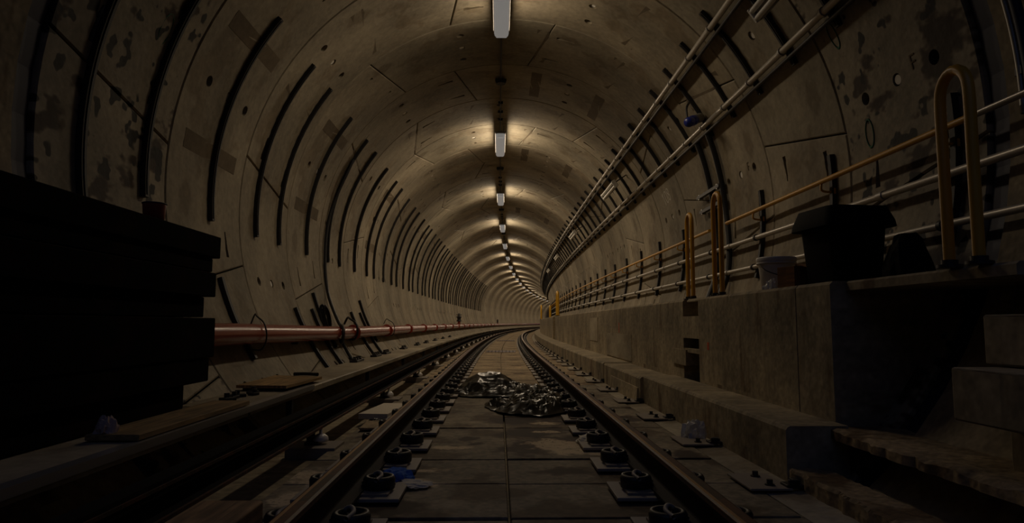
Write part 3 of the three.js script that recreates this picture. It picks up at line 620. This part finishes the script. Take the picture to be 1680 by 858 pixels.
{ // blue plug and socket on its arm
  const t = thing('blue_socket', 'blue industrial socket on a short arm between the conduits', 'socket');
  mesh('base', merge([cyl(0.055, 0.055, 0.16, 0, 0.08, 0, 14)]), housingMat, t);
  mesh('body', new THREE.LatheGeometry([[0.001, 0.16], [0.056, 0.16], [0.060, 0.19], [0.060, 0.24], [0.050, 0.25], [0.050, 0.27], [0.058, 0.28], [0.058, 0.34], [0.045, 0.37], [0.001, 0.38]].map(p => new THREE.Vector2(...p)), 18), bluePlastic, t);
  mesh('stem', tube([[0, 0.32, 0], [0.05, 0.30, 0.0], [0.16, 0.22, 0.02], [0.22, 0.06, 0.02]], 0.013, 16, 6), rubber, t);
  const [x, y] = onWall(60.5, RAD - 0.06); t.position.copy(at(7.72, x, y)); t.rotation.set(0.75, 0, rad(-58.2) + Math.PI, 'ZXY');
}

// ------------------------------------------------------------------ crown: lit luminaires and their cable
{
  const cableY = AY + RAD - 0.045;
  const cab = thing('crown_cable', 'thin black supply cable strung along the crown between the lamps', 'cable');
  mesh('cable', sweep(circle(-0.02, cableY, 0.013, 8), 1.5, 130, { smooth: true }), rubber, cab);
  for (let k = -1; k < 20; k++) for (const [d, w] of [[2.15, 0.11], [3.2, 0.05], [3.7, 0.055], [4.15, 0.05], [5.1, 0.045]]) { const c = mesh('cable_clip', box(w * 1.6, 0.045, w * 0.6, 0, 0, 0, 0.004), rubber, cab); put(c, 8.04 + 5.96 * k + d, -0.02, cableY); }
  for (let k = -1; k < 20; k++) { const j = mesh('junction_box', cyl(0.085, 0.075, 0.06, 0, 0, 0, 14), rubber, cab); put(j, 8.04 + 5.96 * k + 2.15, -0.02, cableY - 0.02); }
  const wrap = new THREE.Shape([[-0.088, 0.05], [-0.090, 0.01], [-0.080, -0.022], [-0.055, -0.036], [0.055, -0.036], [0.080, -0.022], [0.090, 0.01], [0.088, 0.05]].map(p => new THREE.Vector2(...p)));
  const wrapGeo = new THREE.ExtrudeGeometry(wrap, { depth: 1.42, bevelEnabled: false }); wrapGeo.translate(0, 0, -0.71);
  const capGeo = [0.732, -0.732].map(z => box(0.135, 0.075, 0.045, 0, 0.010, z, 0.008));
  const housing = merge([box(0.205, 0.035, 1.50, 0, 0.070, 0, 0.006), box(0.10, 0.05, 1.3, 0, 0.11, 0, 0.006)]);
  const hang = [0.5, -0.5].map(z => cyl(0.008, 0.008, 0.14, 0.07, 0.20, z, 6));
  for (let k = 0; k < 21; k++) {
    const t = thing('ceiling_lamp', 'long glowing white fluorescent lamp hung under the crown', 'lamp', 'lit lamps along the crown'), s = 7.29 + 5.96 * k, power = k === 0 ? 0.44 : 1;                // first lamp set weaker so the nearest walls come out darker
    mesh('housing', housing, housingMat, t); mesh('lamp_diffuser', wrapGeo, glow, t); capGeo.forEach(g => mesh('end_cap', g, glow, t)); hang.forEach(g => mesh('hanger_rod', g, darkSteel, t));
    const down = new THREE.RectAreaLight(LAMP_COLOR, LAMP_DOWN * power, 0.12, 1.42); down.position.set(0, -0.042, 0); down.rotation.x = -Math.PI / 2; t.add(down);
    for (const sx of [-1, 1]) { const l = new THREE.RectAreaLight(LAMP_COLOR, LAMP_SIDE * power, 1.42, 0.07); l.position.set(sx * 0.094, 0.012, 0); l.rotation.y = -sx * Math.PI / 2; t.add(l); }
    put(t, s, -0.02, AY + RAD - 0.27);
  }
}
// ------------------------------------------------------------------ stack of dark timbers on the cover board
{
  const layers = [[1.285, 1.424, 4.341, 0.62, -1.85], [1.193, 1.281, 4.276, 0.60, -1.87], [1.036, 1.189, 4.304, 0.56, -1.855], [0.907, 1.032, 4.221, 0.50, -1.89], [0.658, 0.903, 4.304, 0.225, -1.85], [0.512, 0.654, 4.257, 0.30, -1.86], [0.367, 0.508, 4.02, 0.17, -1.90]];
  const words = ['topmost dark tarred beam of the stack, under the small tin', 'thin dark beam second from the top of the stack', 'dark beam third from the top of the stack', 'set-back brown beam fourth from the top of the stack', 'thickest dark beam of the stack, level with the red pipe', 'dark beam second from the bottom of the stack', 'lowest dark beam of the stack, on the cover board'];
  layers.forEach(([y0, y1, s1, w, x], i) => {
    const b = thing('stacked_timber', words[i], 'timber', 'stack of dark timbers'), s0 = 0.7 + 0.1 * Math.sin(i * 2), h = y1 - y0, L = s1 - s0;
    const g = box(w, h, L, 0, 0, 0, 0.008), p = g.attributes.position, N = noiser(60 + i);
    mesh('beam', g, tarred, b);
    b.position.set(x - w / 2, (y0 + y1) / 2, -(s0 + s1) / 2);
  });
  const tin = thing('paint_tin', 'small dark open tin standing on the timber stack', 'tin');
  mesh('body', new THREE.LatheGeometry([[0.001, 0], [0.052, 0], [0.060, 0.098], [0.056, 0.098], [0.050, 0.008], [0.001, 0.008]].map(p => new THREE.Vector2(...p)), 22), redDark, tin);
  const rim = new THREE.TorusGeometry(0.060, 0.004, 6, 24); rim.rotateX(Math.PI / 2); rim.translate(0, 0.098, 0); mesh('rim', rim, navy, tin);
  tin.position.set(-1.94, 1.425, -3.66);
}
{ // things lying on the cover board
  const plankT = top('loose_plank', box(0.23, 0.026, 1.28, 0, 0, 0, 0.004), plank, 'weathered yellowish plank lying on the cover board by the timber stack', 'plank'); plankT.position.set(-1.70, 0.383, -3.58);
  const sh = new THREE.Shape([[-2.02, -5.12], [-1.63, -5.07], [-1.585, -5.91], [-2.05, -6.10]].map(p => new THREE.Vector2(p[0], -p[1])));
  const pg = new THREE.ExtrudeGeometry(sh, { depth: 0.022, bevelEnabled: false }); pg.rotateX(-Math.PI / 2); const pl = top('plywood_sheet', metric(pg), ply, 'small yellowish plywood sheet lying on the grey cover board', 'plywood'); pl.position.y = 0.385;
  for (const [x, s, l] of [[-1.98, 5.55, 'wooden spacer under the inner edge of the plywood sheet'], [-1.66, 5.5, 'wooden spacer under the outer edge of the plywood sheet']]) { const b = top('spacer_batten', box(0.04, 0.021, 0.7, 0, 0, 0, 0.003), tarred, l, 'batten'); b.position.set(x, 0.374, -s); }
  const tubeEnd = top('pipe_offcut', tube([[-1.86, 0.423, -6.02], [-1.75, 0.425, -6.0], [-1.63, 0.424, -5.94]], 0.015, 12, 8), rubber, 'short black pipe offcut on the far edge of the plywood', 'pipe offcut');
  const R = rng(11), bits = ['black angle bracket beside the near edge of the plywood', 'black clamp half next to the plywood, standing upright', 'flat black shim beside the board edge near the plywood', 'small black bolt head near the plywood corner', 'short black bar between plank and plywood'];
  bits.forEach((l, i) => { const b = top('scrap_fitting', merge([box(0.05 + R() * 0.05, 0.02, 0.04 + R() * 0.08, 0, 0.01, 0, 0.003), box(0.02, 0.02 + R() * 0.03, 0.03, 0.01, 0.03, 0, 0.003)]), rubber, l, 'metal scrap'); b.position.set(-1.68 - R() * 0.26, 0.363, -4.5 - i * 0.11); b.rotation.y = R() * 3; });
}
function crumple(rx, rz, h, seed, flat = 0.3) {                        // a crumpled lump with folds
  const g = new THREE.IcosahedronGeometry(1, 4), p = g.attributes.position, N = noiser(seed), v = new THREE.Vector3();
  for (let i = 0; i < p.count; i++) { v.fromBufferAttribute(p, i); const a = Math.atan2(v.z, v.x) / (2 * Math.PI) + 0.5, b = Math.acos(clamp(v.y, -1, 1)) / Math.PI; const r = 0.72 + 0.5 * Math.abs(N.fbm(v.x * 0.21 + 0.5, v.z * 0.21 + v.y * 0.17 + 0.5, 9, 4) - 0.5) * 3 * (1 - flat) - 0.1; p.setXYZ(i, v.x * r * rx, Math.max(0, v.y) * r * h, v.z * r * rz); }
  g.computeVertexNormals(); return metric(g);
}
{
  const paper = top('crumpled_paper', crumple(0.06, 0.07, 0.09, 71), pinkPaper, 'crumpled pinkish paper on the cover board in front of the timber stack', 'paper'); paper.position.set(-1.76, 0.397, -3.0);
  const bag = top('plastic_scrap', crumple(0.11, 0.10, 0.17, 73, 0), sheetClear, 'crumpled clear plastic scrap at the foot of the bench', 'plastic scrap'); bag.position.set(1.42, 0.02, -5.08);
  const rag = top('blue_rag', crumple(0.11, 0.13, 0.07, 75, 0.1), blueRag, 'crumpled blue rag beside a rail fastener', 'rag'); rag.position.set(-0.60, 0.012, -3.80);
  const rag2 = top('white_rag', crumple(0.13, 0.10, 0.03, 77, 0.0), chalk, 'dirty white rag under the blue rag', 'rag'); rag2.position.set(-0.50, 0.012, -3.66);
  const sack = top('sack_scrap', crumple(0.10, 0.20, 0.06, 79, 0.1), chalk, 'dirty pale sacking scrap against the rail near the black sheet', 'sacking'); sack.position.set(0.60, 0.012, -4.95);
}
{ // loose wood by the third rail
  const block = top('pale_block', box(0.27, 0.05, 0.80, 0, 0, 0, 0.004), paleWood, 'pale sawn wooden block lying between third rail and running rail', 'wood block'); block.position.set(-1.13, 0.036, -6.52); block.rotation.y = -0.12;
  const b2 = top('wood_offcut', metric(new ConvexGeometry([[-0.1, 0, 0.25], [0.1, 0, 0.3], [0.12, 0, -0.3], [-0.02, 0, -0.25], [-0.1, 0.025, 0.25], [0.1, 0.025, 0.3], [0.12, 0.025, -0.3], [-0.02, 0.025, -0.25]].map(p => new THREE.Vector3(...p)))), plank, 'pointed wooden offcut leaning beside the pale block', 'offcut'); b2.position.set(-0.95, 0.012, -6.75);
  const t = top('timber_baulk', box(0.24, 0.19, 0.62, 0, 0, 0, 0.012), timberMat, 'sawn reddish timber baulk standing beside the third rail', 'timber'); t.position.set(-1.06, 0.107, -2.32);
  const pb = top('flat_panel', box(0.30, 0.018, 0.42, 0, 0, 0, 0.004), slabMat, 'flat pale board lying on the slab in front of the wooden block', 'board'); pb.position.set(-1.03, 0.021, -5.72); pb.rotation.y = 0.05;
  const blob = top('black_grease_lump', crumple(0.05, 0.06, 0.05, 81), rubber, 'small black lump beside the rail near the pale block', 'lump'); blob.position.set(-1.12, 0.002, -5.98);
  const lid = top('slab_cover', box(0.42, 0.03, 0.16, 0, 0, 0, 0.006), boardTop, 'small grey cover plate on the slab behind the black sheet', 'cover plate'); lid.position.set(0.10, 0.026, -8.95);
}
// ------------------------------------------------------------------ crumpled black plastic sheeting between the rails
function sheeting(name, label, outline, lumps, amp, seed, s0) {
  const N = noiser(seed), na = 110, nr = 34, pos = [], idx = [], n = outline.length;
  const c = outline.reduce((a, p) => [a[0] + p[0] / n, a[1] + p[1] / n], [0, 0]);
  const height = (x, s) => {
    const u = x * 0.23 + 0.31, v = s * 0.19 + 0.17;
    const r1 = 1 - Math.abs(N.fbm(u, v, 9, 2) * 2 - 1) * 2.2, r2 = 1 - Math.abs(N.fbm(u + 0.4, v * 1.4, 26, 3) * 2 - 1) * 2, r3 = N.fbm(u, v, 70, 2) - 0.5;
    let h = 0.014 + amp * (Math.max(0, r1) * 0.50 + Math.max(0, r2) * 0.55 + r3 * 0.5);
    let raise = 0; for (const [lx, ls, rx, rs, lh, k] of lumps) { const d = Math.hypot((x - lx) / rx, (s - ls) / rs); raise += lh * clamp((1 - d) * k) * (0.94 + 0.16 * (r1 - 0.5)); }
    return 0.014 + (h - 0.014) * (1 - 0.75 * clamp(raise / 0.2)) + raise;
  };
  for (let j = 0; j <= nr; j++) for (let i = 0; i < na; i++) {
    const a = i / na * n, k = Math.floor(a), f = a - k, p = outline[k % n], q = outline[(k + 1) % n];
    const bx = p[0] + (q[0] - p[0]) * f, bs = p[1] + (q[1] - p[1]) * f, w = 1 + (N.fbm(i / na, 0.3, 24, 2) - 0.5) * 0.22, t = j / nr;
    const x = c[0] + (bx - c[0]) * t * w, s = c[1] + (bs - c[1]) * t * w, e = clamp((1 - t) * 6);
    const P = at(s, x, 0.014 + (height(x, s) - 0.014) * (0.15 + 0.85 * e)); pos.push(P.x, P.y, P.z);
  }
  for (let j = 0; j < nr; j++) for (let i = 0; i < na; i++) { const a = j * na + i, b = j * na + (i + 1) % na; idx.push(a, a + na, b, b, a + na, b + na); }
  const g = new THREE.BufferGeometry(); g.setAttribute('position', new THREE.Float32BufferAttribute(pos, 3)); g.setIndex(idx); g.computeVertexNormals();
  return top(name, metric(toCreasedNormals(g, 0.35)), blackPlastic, label, 'plastic sheet');
}
sheeting('plastic_sheet', 'heap of crumpled shiny black plastic sheeting with a peaked hump', [[-0.62, 8.1], [-0.35, 7.9], [0.05, 7.85], [0.45, 7.95], [0.56, 8.4], [0.36, 8.8], [0.0, 9.0], [-0.4, 8.95], [-0.58, 8.6]], [[-0.17, 8.55, 0.44, 0.46, 0.23, 1.5], [0.34, 8.25, 0.22, 0.25, 0.10, 1.5], [0.12, 8.05, 0.12, 0.2, 0.08, 1.1]], 0.075, 91);
sheeting('plastic_sheet', 'crumpled shiny black plastic sheeting spread flat up to the rail', [[-0.20, 7.30], [-0.12, 6.75], [0.02, 6.35], [0.35, 6.25], [0.58, 6.5], [0.68, 6.9], [0.66, 7.5], [0.60, 8.0], [0.40, 7.65], [0.10, 7.55]], [[0.52, 7.3, 0.25, 0.6, 0.11, 1.4], [0.14, 7.5, 0.14, 0.2, 0.13, 1.1], [0.35, 6.6, 0.3, 0.2, 0.05, 1.2]], 0.095, 97);

// ------------------------------------------------------------------ things standing on the walkway
{
  const bin = thing('rubbish_bin', 'large black plastic rubbish bin with a flared rim on the walkway', 'bin');
  const sq = (w, d, y, r, n = 5) => { const o = []; for (const [sx, sz, a0] of [[1, 1, 0], [-1, 1, 90], [-1, -1, 180], [1, -1, 270]]) for (let i = 0; i <= n; i++) { const a = rad(a0 + 90 * i / n); o.push(new THREE.Vector3(sx * (w / 2 - r) + r * Math.cos(a), y, sz * (d / 2 - r) + r * Math.sin(a))); } return o; };
  const loft = rows => { const w = rows[0].length, pos = [], idx = []; for (const r of rows) for (const p of r) pos.push(p.x, p.y, p.z); for (let j = 0; j < rows.length - 1; j++) for (let i = 0; i < w; i++) { const a = j * w + i, b = j * w + (i + 1) % w; idx.push(a, a + w, b, b, a + w, b + w); } const top_ = (rows.length - 1) * w; for (let i = 1; i < w - 1; i++) idx.push(0, i, i + 1), idx.push(top_, top_ + i + 1, top_ + i); const g = new THREE.BufferGeometry(); g.setAttribute('position', new THREE.Float32BufferAttribute(pos, 3)); g.setIndex(idx); return metric(toCreasedNormals(g, 0.5)); };
  mesh('body', loft([sq(0.33, 0.33, 0, 0.05), sq(0.34, 0.34, 0.02, 0.05), sq(0.40, 0.40, 0.42, 0.06), sq(0.40, 0.40, 0.46, 0.06), sq(0.37, 0.37, 0.46, 0.05), sq(0.31, 0.31, 0.03, 0.04)]), binMat, bin);
  mesh('rim', loft([sq(0.41, 0.41, 0.38, 0.06), sq(0.49, 0.49, 0.37, 0.07), sq(0.48, 0.48, 0.41, 0.07), sq(0.42, 0.42, 0.50, 0.07), sq(0.38, 0.38, 0.50, 0.06), sq(0.37, 0.37, 0.45, 0.05)]), binMat, bin);
  bin.position.set(2.22, PT, -4.33); bin.rotation.y = 0.12;
  const sack = top('black_sack', crumple(0.205, 0.21, 0.42, 83, 0.75), binMat, 'full black sack slumped behind the rubbish bin', 'sack'); sack.position.set(2.31, PT - 0.005, -3.78);
  const b = thing('white_bucket', 'white plastic bucket with a ribbed rim on the walkway', 'bucket');
  mesh('body', new THREE.LatheGeometry([[0.001, 0], [0.112, 0], [0.138, 0.255], [0.134, 0.255], [0.108, 0.006], [0.001, 0.006]].map(p => new THREE.Vector2(...p)), 28), whitePlastic, b);
  mesh('rim', new THREE.LatheGeometry([[0.137, 0.205], [0.146, 0.205], [0.146, 0.218], [0.140, 0.222], [0.148, 0.228], [0.148, 0.250], [0.142, 0.258], [0.133, 0.258]].map(p => new THREE.Vector2(...p)), 28), whitePlastic, b);
  mesh('handle', tube([[-0.14, 0.21, 0.02], [-0.12, 0.15, 0.10], [0, 0.11, 0.145], [0.12, 0.15, 0.10], [0.14, 0.21, 0.02]], 0.004, 24, 6), darkSteel, b);
  b.position.set(2.09, PT, -5.08);
  const c = thing('cardboard_box', 'open brown cardboard box with a raised flap beside the bucket', 'box');
  const W = 0.17, H = 0.15;
  for (const [x, z, w, d] of [[0, W / 2, W, 0.006], [0, -W / 2, W, 0.006], [W / 2, 0, 0.006, W], [-W / 2, 0, 0.006, W]]) mesh('side', box(w, H, d, x, H / 2, z, 0.001), cardboard, c);
  mesh('bottom', box(W, 0.006, W, 0, 0.004, 0, 0.001), cardboard, c);
  const flap = mesh('flap', box(W, 0.005, 0.16, 0, 0, 0, 0.001), cardboard, c); flap.position.set(0, H - 0.005, W / 2 + 0.07); flap.rotation.x = 0.25;
  const flap2 = mesh('flap', box(0.09, 0.005, W, 0, 0, 0, 0.001), cardboard, c); flap2.position.set(W / 2 + 0.04, H + 0.012, 0); flap2.rotation.z = 0.3;
  c.position.set(2.05, PT, -4.66); c.rotation.y = 0.3;
  const wrap_ = top('clear_wrap', crumple(0.07, 0.07, 0.10, 85, 0), sheetClear, 'crumpled clear film between bucket and cardboard box', 'plastic film'); wrap_.position.set(1.955, PT, -4.85);
}
// ------------------------------------------------------------------ service pipes on the near wall by the stair
for (const [s, m, r, label] of [[3.36, galv, 0.016, 'thin grey service pipe climbing the wall by the stair'], [3.30, navy, 0.026, 'dark blue service pipe climbing the wall by the stair']]) {
  const p = thing('service_pipe', label, 'pipe'), pts = []; for (let a = 52; a <= 91; a += 3) { const [x, y] = onWall(a, RAD - 0.05); pts.push(new THREE.Vector3(x, y, -s)); }
  mesh('pipe', tube(pts, r, 40, 8), m, p);
  for (const a of [60, 74, 86]) { const [x, y] = onWall(a, RAD - 0.045), k = mesh('clip', box(0.03, 0.05, 0.05, 0, 0, 0, 0.004), darkSteel, p); k.position.set(x, y, -s); }
}
// ------------------------------------------------------------------ paint marks and numbers on the concrete
{
  const wallGroup = (deg, s, r = RAD - 0.0045) => { const g = new THREE.Group(), [x, y] = onWall(deg, r), t = rad(deg); g.position.copy(at(s, x, y)); const right = new THREE.Vector3(0, 0, 1), up = new THREE.Vector3(-Math.cos(t), Math.sin(t), 0), out = new THREE.Vector3(-Math.sin(t), -Math.cos(t), 0); if (deg < 0) { right.set(0, 0, -1); up.set(Math.cos(t), -Math.sin(t), 0); } g.quaternion.setFromRotationMatrix(new THREE.Matrix4().makeBasis(right, up, out)); return g; };
  const oval = (deg, s, a, b, label) => { const g = wallGroup(deg, s); g.name = numbered('paint_oval'); tag(g, label, 'paint mark'); const o = new THREE.TorusGeometry(1, 0.10, 4, 40); o.scale(a, b, 0.004 / 0.10); mesh('paint', o, greenPaint, g); scene.add(g); };
  oval(84.1, 4.85, 0.050, 0.105, 'green sprayed oval on the concrete above the handrail');
  oval(-68.8, 4.70, 0.060, 0.12, 'faint green sprayed oval beside a long hanger strip');
  oval(66.6, 4.92, 0.045, 0.11, 'faint green sprayed oval below the steel conduits');
  const font = await new FontLoader().loadAsync('fonts/droid/droid_sans_regular.typeface.json');
  const word = (txt, deg, s, size, m, label, spin = 0) => { const g = wallGroup(deg, s, RAD - 0.0035); g.name = numbered('wall_marking'); tag(g, label, 'marking'); const t = new TextGeometry(txt, { font, size, depth: 0.003, curveSegments: 3 }); t.center(); const w = mesh('lettering', t, m, g); w.rotation.z = spin; scene.add(g); };
  word('F', 56.4, 5.71, 0.10, packerMat, 'moulded letter F beside the plug between the conduits');
  word('F', 77.5, 4.22, 0.10, packerMat, 'moulded letter F above the green oval and hoop');
  word('F', 77.7, 7.15, 0.09, packerMat, 'moulded letter F beside the dowel holes above the handrail');
  word('108', 71.5, 10.41, 0.20, chalk, 'faint chalked number on the wall beyond the riser cables', 0.1);
  const red = (s, y, h, l) => { const m = top('red_mark', box(0.003, h, 0.05, 0, 0, 0, 0.001), redPaint, l, 'paint mark'); put(m, s, 1.8795, y); };
  red(10.7, 0.80, 0.16, 'red paint stroke on the walkway wall above the mortar panel');
  red(6.15, 0.66, 0.07, 'small red paint dab on the walkway wall beside the niche');
}
// ------------------------------------------------------------------ done
renderer.render(scene, camera);
